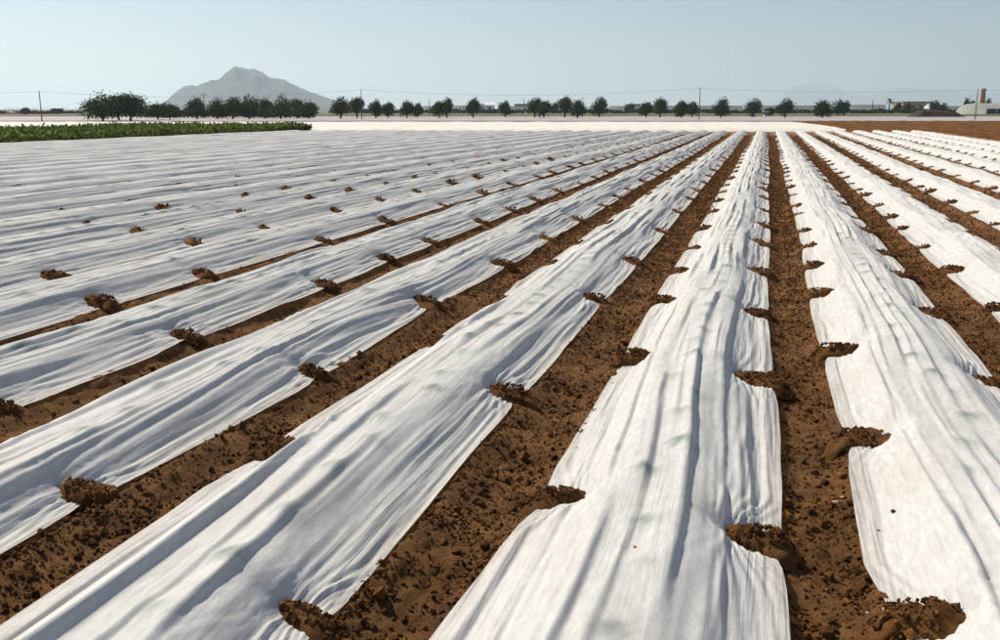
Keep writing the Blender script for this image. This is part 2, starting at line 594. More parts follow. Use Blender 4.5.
def build_cover(k):
    fac, dmin, nu = lod(k)
    v = v_samples(k, fac, dmin)
    # even spacing across, a little denser at the hems
    q = np.linspace(-1, 1, nu)
    s1 = np.sign(q) * (1 - (1 - np.abs(q)) ** 1.15)
    wL, wR = half_widths(k, v)
    S = np.broadcast_to(s1, (len(v), nu)).copy()
    Uu = np.where(S < 0, S * wL[:, None], S * wR[:, None])
    V = np.broadcast_to(v[:, None], Uu.shape).copy()
    Z = cloth_height(k, Uu, V, S)
    X = row_mid(k, V) + Uu + 0.010 * pn(Uu / 0.09, V / 0.9 + k * 3, 51) * (1 - np.abs(S) ** 6)
    Y = V.copy()
    # the far and near ends of a sheet are buried in the soil
    endf = sstep(row_end(k) - 0.7, row_end(k), V)
    Z = Z * (1 - endf) - 0.02 * endf
    COVER_GRID[k] = (v, X, Z)
    verts = np.stack([X, Y, Z], -1).reshape(-1, 3)
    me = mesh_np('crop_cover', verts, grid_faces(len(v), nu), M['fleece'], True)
    dust = np.clip(sstep(0.78, 1.0, np.abs(S)) * 0.45 + 0.26 * sstep(0.05, 0.8, pn(X / 0.4, Y / 1.1, 53)), 0, 0.6)
    point_attr(me, 'dust', dust)
    point_attr(me, 'hem', 0.40 * sstep(0.5, 0.85, np.abs(S)))
    leaf_show_tint = np.zeros_like(X)  # mask of the painted show-through, one soft dark spot over each plant
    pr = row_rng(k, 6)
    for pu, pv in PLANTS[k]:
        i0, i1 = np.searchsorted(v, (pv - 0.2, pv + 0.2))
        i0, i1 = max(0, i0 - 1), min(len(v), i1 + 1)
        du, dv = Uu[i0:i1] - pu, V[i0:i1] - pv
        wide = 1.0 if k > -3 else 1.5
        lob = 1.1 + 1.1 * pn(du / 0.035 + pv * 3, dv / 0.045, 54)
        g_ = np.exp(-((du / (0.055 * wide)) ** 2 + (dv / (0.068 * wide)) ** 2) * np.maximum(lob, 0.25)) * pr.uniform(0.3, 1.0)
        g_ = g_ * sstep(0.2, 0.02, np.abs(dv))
        leaf_show_tint[i0:i1] = np.maximum(leaf_show_tint[i0:i1], g_)
    point_attr(me, 'leaf_show_tint', leaf_show_tint)
    desc = 'white fleece sheet, the '
    return link('crop_cover', me, None, None, desc + side_name(k), 'crop cover', 'white fleece covers in long rows')


def sheet_z(k, x, y):
    """height of the finished sheet of row k above a point"""
    v, X, Z = COVER_GRID[k]
    i = int(np.clip(np.searchsorted(v, y) - 1, 0, len(v) - 2))
    f = (y - v[i]) / (v[i + 1] - v[i])
    return (1 - f) * float(np.interp(x, X[i], Z[i])) + f * float(np.interp(x, X[i + 1], Z[i + 1]))


for k in ROWS:
    build_cover(k)

# ------------------------------------------------------------------ the soil between and below the sheets


def soil_height(x, y, furrow):
    """furrow: 1 in the open strip, 0 under the sheet"""
    q = np.abs((x - C0) / PITCHX - np.round((x - C0) / PITCHX)) * PITCHX          # distance from the nearest bed centre
    z = 0.012 * pn(x / 0.5, y / 0.9, 61) - 0.065 * sstep(0.50, 0.70, q + 0.04 * pn(x / 0.3, y / 0.3, 66))
    c1 = 1 - np.abs(pn(x / 0.11, y / 0.12, 62)) * 2
    c2 = pn(x / 0.05, y / 0.05, 63)
    c3 = np.abs(pn(x / 0.026, y / 0.026, 64))
    rough = 0.45 + 0.55 * sstep(-0.3, 0.5, pn(x / 0.6, y / 0.8, 65))
    z = z + rough * (0.015 * c1 + 0.015 * c2 + 0.013 * c3) * furrow
    return z


def build_soil():
    AV, AF, off = [], [], 0
    for k in range(K_MIN - 1, K_MAX + 1):
        kk = min(max(k, K_MIN), K_MAX)
        d = abs(k + 0.5 - 0.5)
        if -3 <= k <= 2:
            fac, dmin, nf = 0.0075, 0.013, 56
        elif -7 <= k <= 4:
            fac, dmin, nf = 0.011, 0.02, 30
        elif -11 <= k <= 8:
            fac, dmin, nf = 0.012, 0.03, 20
        else:
            fac, dmin, nf = 0.02, 0.05, 10
        vv = v_samples(kk, fac, dmin)
        cl = C0 + k * PITCHX
        # columns: centre of the left bed -> furrow (fine) -> centre of the right bed
        cols = np.concatenate([np.linspace(0, 0.40, 7)[:-1], np.linspace(0.40, PITCHX - 0.40, nf), np.linspace(PITCHX - 0.40, PITCHX, 7)[1:]])
        X = np.broadcast_to(cl + cols, (len(vv), len(cols))).copy()
        Y = np.broadcast_to(vv[:, None], X.shape).copy()
        dist = np.minimum(cols, PITCHX - cols)
        fur = sstep(0.36, 0.50, dist)
        bed = 0.115 * (1 - sstep(0.12, 0.40, dist))
        Z = soil_height(X, Y, fur[None, :]) + bed[None, :] - 0.045 * (1 - fur)[None, :] * sstep(0.1, 0.3, dist)[None, :]
        Z[:, 0] -= 0.003; Z[:, -1] -= 0.003
        AV.append(np.stack([X, Y, Z], -1).reshape(-1, 3))
        AF.append(grid_faces(*X.shape) + off)
        off += X.size
    me = mesh_np('furrow_soil', np.concatenate(AV), np.concatenate(AF), M['soil'], True)
    link('furrow_soil', me, kind='structure', label='rough brown soil of the furrows between the covers')


build_soil()

# ------------------------------------------------------------------ clods
_t = (1 + 5 ** 0.5) / 2
ICO_V = np.array([(-1, _t, 0), (1, _t, 0), (-1, -_t, 0), (1, -_t, 0), (0, -1, _t), (0, 1, _t), (0, -1, -_t), (0, 1, -_t),
                  (_t, 0, -1), (_t, 0, 1), (-_t, 0, -1), (-_t, 0, 1)]) / math.sqrt(1 + _t * _t)
ICO_F = np.array([(0, 11, 5), (0, 5, 1), (0, 1, 7), (0, 7, 10), (0, 10, 11), (1, 5, 9), (5, 11, 4), (11, 10, 2), (10, 7, 6), (7, 1, 8),
                  (3, 9, 4), (3, 4, 2), (3, 2, 6), (3, 6, 8), (3, 8, 9), (4, 9, 5), (2, 4, 11), (6, 2, 10), (8, 6, 7), (9, 8, 1)])


def rand_rot(rng, n):
    q = rng.normal(size=(n, 4))
    q /= np.linalg.norm(q, axis=1)[:, None]
    w, x, y, z = q.T
    return np.stack([np.stack([1 - 2 * (y * y + z * z), 2 * (x * y - z * w), 2 * (x * z + y * w)], -1),
                     np.stack([2 * (x * y + z * w), 1 - 2 * (x * x + z * z), 2 * (y * z - x * w)], -1),
                     np.stack([2 * (x * z - y * w), 2 * (y * z + x * w), 1 - 2 * (x * x + y * y)], -1)], 1)


OCT_V = np.array([(1, 0, 0), (-1, 0, 0), (0, 1, 0), (0, -1, 0), (0, 0, 1), (0, 0, -1)], float)
OCT_F = np.array([(0, 2, 4), (2, 1, 4), (1, 3, 4), (3, 0, 4), (2, 0, 5), (1, 2, 5), (3, 1, 5), (0, 3, 5)])


def clod_cloud(rng, pos, rad, small=False):
    n = len(pos)
    bv, bf = (OCT_V, OCT_F) if small else (ICO_V, ICO_F)
    m_ = len(bv)
    v = bv[None] * (1 + rng.uniform(-0.32, 0.32, (n, m_, 1)))
    v = v * rng.uniform(0.6, 1.15, (n, 1, 3))
    v = np.einsum('nij,nvj->nvi', rand_rot(rng, n), v) * rad[:, None, None] + pos[:, None, :]
    f = (bf[None] + (np.arange(n) * m_)[:, None, None]).reshape(-1, 3)
    tint = np.repeat(rng.beta(1.6, 1.9, n), m_)
    return v.reshape(-1, 3), f, tint


def build_clods():
    rng = np.random.default_rng(77)
    P, Rd = [], []
    for k in range(-8, 7):
        xc = C0 + (k + 0.5) * PITCHX
        n = 34000 if -2 <= k <= 1 else (10000 if -4 <= k <= 2 else 3500)
        lo = max(0.8, row_start(max(k, K_MIN)) + 0.5)
        hi = 75.0
        y = lo * (hi / lo) ** rng.uniform(0, 1, n) if lo > 1.0 else np.exp(rng.uniform(math.log(1.2), math.log(hi), n))
        x = xc + rng.uniform(-0.33, 0.33, n)
        cl = pn(x / 0.35, y / 0.5, 71)
        keep = rng.uniform(0, 1, n) < 0.35 + 0.75 * sstep(-0.4, 0.5, cl)
        x, y = x[keep], y[keep]
        kl, kr = max(k, K_MIN), min(k + 1, K_MAX)
        inside = (x > row_mid(kl, y) + half_widths(kl, y)[1] - 0.005) & (x < row_mid(kr, y) - half_widths(kr, y)[0] + 0.005)
        x, y = x[inside], y[inside]
        rad = np.exp(rng.normal(math.log(0.0062), 0.56, len(x))).clip(0.003, 0.034)
        rad = np.maximum(rad, 0.0009 * y)
        z = soil_height(x, y, np.ones_like(x)) + rad * rng.uniform(-0.1, 0.5, len(x))
        P.append(np.stack([x, y, z], 1)); Rd.append(rad)
    P, Rd = np.concatenate(P), np.concatenate(Rd)
    big = Rd > 0.011
    v, f, t = clod_cloud(rng, P[big], Rd[big])
    v2, f2, t2 = clod_cloud(rng, P[~big], Rd[~big] * 1.15, True)
    f = np.concatenate([f, f2 + len(v)]); v = np.concatenate([v, v2]); t = np.concatenate([t, t2])
    me = mesh_np('soil_clods', v, f, M['clod'])
    point_attr(me, 'tint', t)
    link('soil_clods', me, label='loose brown soil clods strewn over the furrows', cat='soil', kind='stuff')


build_clods()

# ------------------------------------------------------------------ heaps of soil that hold the sheets down


def heap_mesh(seed, nr, ns, nclod, ax, ay, hz):
    """local x points from the furrow into the sheet; the foot runs out into the furrow"""
    rng = np.random.default_rng(seed)
    th = np.linspace(0, 2 * math.pi, ns, endpoint=False)
    rr = np.linspace(0, 1, nr + 1)[1:]
    out = 1 + 0.16 * np.sin(2 * th + rng.uniform(0, 6)) + 0.12 * np.sin(3 * th + rng.uniform(0, 6)) + 0.08 * np.sin(5 * th + rng.uniform(0, 6))
    bend = rng.uniform(-0.35, 0.35)
    vx = rr[:, None] * out[None] * np.cos(th)[None] * ax
    vy = rr[:, None] * out[None] * np.sin(th)[None] * ay * (1 + 0.5 * sstep(0.0, -0.2, vx))
    vy = vy + bend * vx * vx / ax
    lump = 0.5 * pn(vx / 0.06 + seed, vy / 0.06, 81) + 0.3 * pn(vx / 0.025, vy / 0.025 + seed, 82)
    prof = (1 - rr[:, None] ** 2.2)
    vz = hz * prof * (1 + 0.55 * lump) * (0.8 + 0.2 * np.cos(th)[None]) - 0.03 * (rr[:, None] > 0.98) - 0.075 * sstep(-0.10, -0.24, vx)
    top = np.array([[0, 0, hz * 1.05]])
    V = np.concatenate([top, np.stack([vx, vy, vz], -1).reshape(-1, 3)])
    idx = 1 + np.arange(nr * ns).reshape(nr, ns)
    nx = np.roll(idx, -1, 1)
    quads = np.stack([idx[:-1], idx[1:], nx[1:], nx[:-1]], -1).reshape(-1, 4)
    tris = np.stack([np.zeros(ns, int), idx[0], nx[0]], -1)
    tint = np.full(len(V), 0.45)
    if nclod:
        a = rng.uniform(0, 2 * math.pi, nclod)
        q = np.sqrt(rng.uniform(0, 1.35, nclod))
        px, py = q * np.cos(a) * ax, q * np.sin(a) * ay
        pz = hz * np.clip(1 - q ** 2.2, -0.1, 1) - 0.075 * sstep(-0.10, -0.24, px)
        rad = np.exp(rng.normal(math.log(0.0085), 0.45, nclod)).clip(0.004, 0.024)
        cv, cf, ct = clod_cloud(rng, np.stack([px, py, pz + rad * 0.1], 1), rad, nclod > 100)
        tris = np.concatenate([tris, cf + len(V)])
        V = np.concatenate([V, cv]); tint = np.concatenate([tint, ct])
    me = mesh_np('soil_heap', V, [quads, tris], M['heap'])
    me.polygons.foreach_set('use_smooth', np.arange(len(me.polygons)) < len(quads))
    point_attr(me, 'tint', tint)
    return me


HEAP_MID = [heap_mesh(500 + i, 5, 18, 34, 0.215, 0.090, 0.068) for i in range(6)]
HEAP_LOW = [heap_mesh(600 + i, 3, 10, 8, 0.215, 0.088, 0.068) for i in range(6)]


def build_heaps():
    rng = np.random.default_rng(33)
    seen, rest = [], []
    for (k, s), ys in HEAPS.items():
        wL, wR = half_widths(k, ys)
        w = wL if s < 0 else wR
        x = row_mid(k, ys) + s * (w - 0.055)
        for xx, yy in zip(x, ys):
            if yy < row_start(k) or yy > row_end(k) - 0.6:
                continue
            px, py, d = project((xx, yy, 0.05))
            inview = d > 0 and -15 < px < 1015 and py < 660
            hidden = (s < 0 and k < -1)
            (seen if inview and not hidden else rest).append((d, k, s, xx, yy))
    seen.sort()
    rest += seen[300:]
    seen = seen[:300]
    order = {}
    for i, (d, k, s, xx, yy) in enumerate(seen):
        order[(k, s)] = order.get((k, s), 0) + 1
        n = order[(k, s)]
        if d < 13:
            me = heap_mesh(1000 + i, 11, 36, 300, 0.225 * rng.uniform(0.8, 1.15), 0.098 * rng.uniform(0.8, 1.35), 0.074 * rng.uniform(0.85, 1.3))
        elif d < 30:
            me = HEAP_MID[rng.integers(6)]
        else:
            me = HEAP_LOW[rng.integers(6)]
        side = 'right' if s > 0 else 'left'
        o = link('soil_heap', me, None, (xx, yy, 0.012), f'{ordn(n)} nearest soil heap on {side} hem of the {side_name(k)}', 'soil heap',
                 'soil heaps weighing down the covers')
        o.rotation_euler = (0, 0, (0 if s < 0 else math.pi) + rng.normal(0, 0.22))
        q = rng.uniform(0.85, 1.2) if d < 13 else rng.uniform(0.7, 1.4)
        tall = 1.0 if k > -3 else (1.12 if k > -5 else 1.4)
        o.scale = (q, q * rng.uniform(0.85, 1.15) * (1.0 if k > -5 else 1.25), q * rng.uniform(0.85, 1.2) * tall)
    # the others, one mass
    lows = []
    for m_ in HEAP_LOW:
        co = np.empty(len(m_.vertices) * 3, np.float32)
        m_.vertices.foreach_get('co', co)
        co = co.reshape(-1, 3)[:31]
        m_.calc_loop_triangles()
        tr = np.array([t.vertices[:] for t in m_.loop_triangles])
        tr = tr[(tr < 31).all(1)]
        lows.append((co, tr))
    AV, AF, off = [], [], 0
    for d, k, s, xx, yy in rest:
        co, tr = lows[rng.integers(6)]
        a = (0 if s < 0 else math.pi) + rng.normal(0, 0.2)
        ca, sa = math.cos(a), math.sin(a)
        p = co * np.array([1, rng.uniform(0.85, 1.2), rng.uniform(0.9, 1.2)])
        AV.append(np.stack([p[:, 0] * ca - p[:, 1] * sa + xx, p[:, 0] * sa + p[:, 1] * ca + yy, p[:, 2] + 0.012], 1))
        AF.append(tr + off)
        off += len(co)
    V = np.concatenate(AV)
    me = mesh_np('far_soil_heaps', V, np.concatenate(AF), M['heap'])
    point_attr(me, 'tint', np.full(len(V), 0.45))
    link('far_soil_heaps', me, label='far soil heaps dotting the hems of the covers', cat='soil heap', kind='stuff')


build_heaps()

# ------------------------------------------------------------------ young plants pressing against the sheets from below


def leaf_tris(rng, n, size, up=0.3):
    """n kite shaped leaves as quads at the origin, random turn"""
    L = size * rng.uniform(0.6, 1.3, n)
    base = np.array([(0, 0, 0), (0.33, 0.5, 0.08), (0, 1, 0), (-0.33, 0.5, 0.08)])
    v = base[None] * L[:, None, None]
    v = np.einsum('nij,nvj->nvi', rand_rot(rng, n), v)
    return v


def seedling_mesh(rng, k, x0, y0):
    """a low rosette whose leaves are pressed flat by the sheet above them"""
    V, Fq = [], []
    z0 = sheet_z(k, x0, y0)
    n = int(rng.integers(7, 11))
    for i in range(n):
        a = i * 2.4 + rng.uniform(-0.4, 0.4)
        L = rng.uniform(0.05, 0.125)
        ca, sa = math.cos(a), math.sin(a)
        b = len(V)
        for p in (0.08, 0.4, 0.75, 1.0):
            w = L * 0.5 * math.sin(math.pi * (0.12 + 0.8 * p)) + 0.003
            for q in (-1, 0, 1):
                x, y = L * p * ca - q * w * sa, L * p * sa + q * w * ca
                zz = min(sheet_z(k, x0 + x + dx, y0 + y) for dx in (-0.012, 0, 0.012)) - 0.007 - 0.0012 * (i % 3)
                V.append((x, y, zz - z0))
        for p in range(3):
            for q in range(2):
                c = b + p * 3 + q
                Fq.append((c, c + 1, c + 4, c + 3))
    b = len(V)
    for z in (-0.10, -0.012):
        for j in range(4):
            V.append((0.006 * math.cos(j * 1.57), 0.006 * math.sin(j * 1.57), z))
    for j in range(4):
        Fq.append([b + j, b + (j + 1) % 4, b + 4 + (j + 1) % 4, b + 4 + j])
    return mesh_np('seedling', np.array(V), np.array(Fq), M['leaf_seedling']), z0


def build_seedlings():
    rng = np.random.default_rng(5)
    cand = []
    for k in range(-8, 4):
        for pu, pv in PLANTS[k]:
            xx = float(row_mid(k, np.array([pv]))[0]) + pu
            px, py, d = project((xx, pv, 0.2))
            if d > 0.5 and -20 < px < 1020 and py < 670 and pv < 22:
                cand.append((d, k, pv, xx))
    cand.sort()
    nth = {}
    for d, k, pv, xx in cand[:300]:
        me, z = seedling_mesh(rng, k, xx, pv)
        nth[k] = nth.get(k, 0) + 1
        link('seedling', me, None, (xx, pv, z), f'{ordn(nth[k])} nearest green plant under the {side_name(k)}', 'seedling',
             'young plants showing through the covers')


build_seedlings()

# ------------------------------------------------------------------ small finds on the soil and the sheets


def stone(px, py, rad, label, mat='stone', z=0.0, cat='stone', name='stone', flat=0.6, row=None):
    rng = np.random.default_rng(int(px * 7 + py))
    p = ground_at(px, py, z)
    for _ in range(6 if row is not None else 0):
        z = sheet_z(row, p[0], p[1])
        p = ground_at(px, py, z)
    v, f, t = clod_cloud(rng, np.zeros((1, 3)), np.array([rad]))
    v = v * np.array([1, 1, flat])
    me = mesh_np(name, v, f, M[mat])
    link(name, me, None, (p[0], p[1], z + rad * flat * 0.5), label, cat)


stone(835, 503, 0.020, 'larger pale flat stone in the middle of the central furrow', z=0.02)
stone(842, 498, 0.013, 'small reddish stone just behind the pale flat stone', z=0.02)
stone(886, 611, 0.018, 'pale stone on the big soil heap at the bottom right', z=0.05)
stone(868, 614, 0.013, 'smaller pale stone left of the other on the bottom right heap', z=0.05)
stone(893, 512, 0.016, 'dark lump added for a hole in the first cover right of the furrow', 'dark_soil', 0.10, 'clod', 'clod', row=1)  # dark lump added in place of a hole in the sheet
stone(635, 547, 0.013, 'dry brown leaf on the first cover left of the furrow', 'dry_leaf', 0.2, 'leaf', 'dry_leaf', 0.25, row=0)

# ------------------------------------------------------------------ the land around


def disc(name, rad, z, mat, seg=96):
    a = np.linspace(0, 2 * math.pi, seg, endpoint=False)
    rings = [30, 120, 400, 1500, 5000, rad]
    V = [(0, 0, z)]
    for r in rings:
        V += [(r * math.cos(t), r * math.sin(t), z) for t in a]
    tr = [(0, 1 + i, 1 + (i + 1) % seg) for i in range(seg)]
    q = []
    for j in range(len(rings) - 1):
        b = 1 + j * seg
        q += [(b + i, b + seg + i, b + seg + (i + 1) % seg, b + (i + 1) % seg) for i in range(seg)]
    return mesh_np(name, np.array(V), [np.array(q), np.array(tr)], mat, True)


link('ground', disc('ground', 27000, -0.22, M['ground']), kind='structure', label='flat farmland reaching to the horizon')


def patch(name, corners, z, mat, nx=2, ny=2, amp=0.0, sc_=1.0, seed=0, label=None):
    """sheet over four ground points (near left, near right, far right, far left), optionally rough"""
    a, b, c, d = [np.array(q)[:2] for q in corners]
    s = np.linspace(0, 1, nx)[None, :, None]
    t = np.linspace(0, 1, ny)[:, None, None] ** 1.6
    P = (a * (1 - s) + b * s) * (1 - t) + (d * (1 - s) + c * s) * t
    Z = np.full(P.shape[:2], z)
    if amp:
        Z = Z + amp * (pn(P[..., 0] / sc_, P[..., 1] / sc_, seed) + 0.6 * np.abs(pn(P[..., 0] / (sc_ * 0.4), P[..., 1] / (sc_ * 0.4), seed + 1)))
        Z[0] = Z[-1] = z - 0.05
    V = np.concatenate([P, Z[..., None]], -1).reshape(-1, 3)
    return link(name, mesh_np(name, V, grid_faces(ny, nx), mat, True), kind='structure', label=label)


gp = ground_at
patch('field_path', [far_at(-60, 83.2), far_at(1060, 83.2), far_at(1060, 92), far_at(-60, 92)], -0.05, M['track'], 60, 12, 0.02, 2.0, 3, 'narrow bare path at the far ends of the rows')
patch('ploughed_field', [gp(846, 131.5), gp(1500, 200), gp(1500, 120.3), gp(786, 120.9)], -0.02, M['far_soil'], 160, 90, 0.10, 1.1, 7, 'ploughed brown field right of the covered rows')
patch('mulched_field', [gp(-200, 120.9), gp(1250, 120.9), gp(1250, 116.0), gp(-200, 116.0)], -0.03, M['mulch'], 2, 2, label='greyish mulched field in front of the trees')
patch('grass_strip', [gp(60, 116.0), gp(1250, 116.0), gp(1250, 112.9), gp(60, 113.3)], -0.03, M['grass'], 2, 2, label='green grass verge behind the trees')
patch('dirt_strip', [gp(-100, 116.3), gp(1100, 116.3), gp(1100, 115.6), gp(-100, 115.6)], -0.02, M['far_soil'], 2, 2, label='thin strip of bare earth along the far field')


def far_covers():
    # a second block of sheets whose rows run across the view
    d0, d1 = 89.5, 146.0
    n = int((d1 - d0) / 1.7)
    prof = [(0.0, 0.0), (0.10, 0.02), (0.28, 0.14), (0.5, 0.20), (0.72, 0.14), (0.90, 0.02)]
    ds, zs = [], []
    for i in range(n):
        for p, z in prof:
            ds.append(d0 + (i + p) * 1.7); zs.append(z)
    ds, zs = np.array(ds), np.array(zs)
    nx = 90
    s = np.linspace(0, 1, nx)
    V = []
    for d, z in zip(ds, zs):
        a = far_at(-140, d); b = far_at(848 - 58 * (d - 89.5) / 56.5, d)
        P = a[None] * (1 - s[:, None]) + b[None] * s[:, None]
        zz = -0.04 + z * (1 + 0.25 * pn(P[:, 0] / 3, P[:, 1] / 1.7, 91)) + 0.02 * pn(P[:, 0] / 0.9, P[:, 1] / 0.5, 92)
        P[:, 2] = zz
        V.append(P)
    V = np.array(V).reshape(-1, 3)
    me = mesh_np('far_crop_covers', V, grid_faces(len(ds), nx), M['far_cover'], True)
    link('far_crop_covers', me, label='far block of cream white sheets lying across the view', cat='crop cover', kind='stuff')


far_covers()

# ------------------------------------------------------------------ green crop at the left


def green_crop():
    rng = np.random.default_rng(12)
    x1 = C0 + K_MIN * PITCHX - 1.0
    n = 40000
    V = np.empty((n, 4, 3))
    y = rng.uniform(33, 92, n)
    x = x1 - 16 * rng.uniform(0, 1, n) ** 1.3
    lim = (D_END + 3.5 + x * math.sin(YAW)) / math.cos(YAW)
    y = np.minimum(y, lim - rng.uniform(0, 1, n) ** 2 * 6)
    hh = 0.60 + 0.16 * pn(x / 1.3, y / 1.3, 101) + 0.12 * pn(x / 0.5, y / 0.5, 102)
    z = hh * np.sqrt(rng.uniform(0.02, 1, n))
    lv = leaf_tris(rng, n, 0.24)
    V = lv + np.stack([x, y, z], 1)[:, None, :]
    F_ = np.arange(4 * n).reshape(-1, 4)
    me = mesh_np('green_crop', V.reshape(-1, 3), F_, M['leaf_crop'])
    link('green_crop', me, label='dense leafy green crop growing left of the covered rows', cat='crop', kind='stuff')
    patch('crop_bed', [(x1 - 16.5, 30), (x1 + 0.6, 30), (x1 + 0.6, 79.0), (x1 - 16.5, 75)], 0.0, M['dark_soil'], 40, 60, 0.05, 1.0, 4, 'dark earth under the green crop')


green_crop()

# ------------------------------------------------------------------ trees


def tube(path, radii, seg=7):
    path = np.array(path, float); V, Fq = [], []
    for i, (p, r) in enumerate(zip(path, radii)):
        t = path[min(i + 1, len(path) - 1)] - path[max(i - 1, 0)]
        t /= np.linalg.norm(t) + 1e-9
        a = np.cross(t, (0, 1, 0.1)); a /= np.linalg.norm(a) + 1e-9
        b = np.cross(t, a)
        for j in range(seg):
            w = 2 * math.pi * j / seg
            V.append(p + r * (math.cos(w) * a + math.sin(w) * b))
    for i in range(len(path) - 1):
        for j in range(seg):
            Fq.append((i * seg + j, i * seg + (j + 1) % seg, (i + 1) * seg + (j + 1) % seg, (i + 1) * seg + j))
    return np.array(V), np.array(Fq)


def join(parts):
    V, Fq, o = [], [], 0
    for v, f in parts:
        V.append(v); Fq.append(np.asarray(f) + o); o += len(v)
    return np.concatenate(V), np.concatenate(Fq)


def tree(seed, loc, height, halfw, label, mat='leaf_tree', leaves=1500, leaf=0.30, trunk_frac=0.27, name='tree', cat='tree', group=None, lobes=8):
    rng = np.random.default_rng(seed)
    root = link(name, None, None, loc, label, cat, group)
    th = height * trunk_frac
    parts = [tube([(0, 0, -0.15), (rng.normal(0, .05), rng.normal(0, .05), th * 0.5), (rng.normal(0, .12), rng.normal(0, .1), th),
                   (rng.normal(0, .25), rng.normal(0, .2), height * 0.6)], [0.055 * height, 0.045 * height, 0.04 * height, 0.012 * height])]
    cent = []
    for i in range(lobes):
        a = i * 2.4 + rng.uniform(-0.5, 0.5)
        q = math.sqrt((i + 0.3) / lobes) * 0.60 * halfw
        zc = th + (height - th) * rng.uniform(0.26, 0.66)
        if i == 0:
            zc = th + (height - th) * 0.70
        cent.append((q * math.cos(a), q * math.sin(a), zc, halfw * rng.uniform(0.46, 0.66), (height - th) * rng.uniform(0.28, 0.40)))
        parts.append(tube([(0, 0, th * 0.85), (q * math.cos(a) * 0.5, q * math.sin(a) * 0.5, (th + zc) * 0.5), (q * math.cos(a), q * math.sin(a), zc)],
                          [0.028 * height, 0.018 * height, 0.006 * height], 5))
    v, f = join(parts)
    link('trunk', mesh_np('trunk', v, f, M['bark'], True), root)
    idx = rng.integers(0, lobes, leaves)
    c = np.array(cent)[idx]
    d = rng.normal(size=(leaves, 3)); d /= np.linalg.norm(d, axis=1)[:, None]
    rad = rng.uniform(0.25, 1.0, leaves) ** 0.5 * (1 + 0.22 * rng.normal(size=leaves))
    p = c[:, :3] + d * rad[:, None] * np.stack([c[:, 3], c[:, 3], c[:, 4]], 1)
    p[:, 2] = np.maximum(p[:, 2], th * 0.75)
    lv = leaf_tris(rng, leaves, leaf) + p[:, None, :]
    link('crown', mesh_np('crown', lv.reshape(-1, 3), np.arange(4 * leaves).reshape(-1, 4), M[mat]), root)
    return root


# (column, half width px, top row, base row) of each tree that stands along the far field
TREES = [(103, 19, 95, 120.6), (119, 11, 97, 120), (131, 14, 95, 120.6), (158, 13, 104, 119.8), (170, 8, 106, 119.5), (197, 9, 100, 119), (218, 10, 101, 119),
         (233, 11, 99, 119), (249, 9, 98, 119), (265, 7, 100, 118.6), (281, 12, 97.5, 118.8), (298, 7, 100, 118), (309, 8.5, 103, 118.6),
         (341, 10, 97.5, 118.4), (357, 8.5, 99, 117.8), (376, 7, 101, 118.2), (388, 7, 103, 117.6), (407, 7.5, 102, 118.0), (418, 5, 104.5, 117),
         (439, 7.5, 102.5, 118), (447, 6, 99.5, 117.6), (473, 7.5, 99.5, 117.6), (505, 6.5, 102.5, 117.2), (535, 7.5, 99.5, 117.3), (544, 8, 102, 117.8),
         (565, 8, 98, 117.2), (578, 8.5, 101, 117.8), (599, 9, 98, 117), (646, 7.5, 103.5, 117.4), (660, 8.5, 99, 117), (681, 7, 101.5, 117.6),
         (692, 7, 102, 117), (721, 9, 100, 117.8), (753, 8.5, 100, 117), (785, 9, 100, 117.6), (822, 8.5, 101.5, 117.8)]
for i, (px, hw, ty, by) in enumerate(TREES):
    p = ground_at(px, by)
    w = (p - np.array([0, 0, CAMH])) @ _F
    ht = (by - ty) * w / FPX
    q = hw * (1.3 if 3 <= i <= 12 else 1.08) * w / FPX
    tree(700 + i, (p[0], p[1], -0.05), ht * 1.03, q, f'dark green tree, {ordn(i + 1)} from the left in the tree line', 'leaf_light' if i in (10, 21, 23) else 'leaf_tree',
         3400 if i < 3 else 2300, 0.36, (0.10, 0.17, 0.13)[i % 3], 'field_tree', 'tree', 'trees along the far edge of the field', 9 if i < 3 else 7)

# far trees, seen over the fields
FAR_TREES = [(25, 4, 108.5, 420, 'low round tree far off, second nearest the left edge'), (57, 6, 109, 430, 'low wide tree far off, left of the left-hand power pole pair'),
             (838, 7, 100, 330, 'tall dense dark tree between the last field tree and the palm'), (845, 6, 101, 335, 'second dense dark tree just right of the tall one'),
             (898, 4, 103, 520, 'rounded dark tree right of the far palm'), (908, 4, 104, 520, 'small rounded tree before the flat-roofed building'),
             (935, 5, 101, 540, 'dark tree beside the white house far right'), (943, 5, 103, 540, 'smaller dark tree right of the white house'),
             (966, 3, 99, 560, 'slim dark conifer left of the brick chimney'), (972, 3, 101, 560, 'short slim conifer close to the right-hand pole'),
             (987, 4, 100, 570, 'dark tree just right of the brick chimney'), (630, 5, 104, 520, 'faint far tree behind the gap in the tree line'),
             (555, 4, 103, 520, 'faint far tree right of the pair in the tree line'), (770, 7, 107.5, 300, 'low bush beside the tiny white hut')]
for i, (px, hw, ty, d, lab) in enumerate(FAR_TREES):
    p = far_at(px, d)
    ht = CAMH + (109.5 - ty) * d / FPX
    tree(900 + i, (p[0], p[1], -0.1), ht, hw * d / FPX, lab, 'leaf_far', 800, 0.75 if d > 400 else 0.5, 0.08, 'far_tree', 'tree', 'far trees beyond the fields', 5)


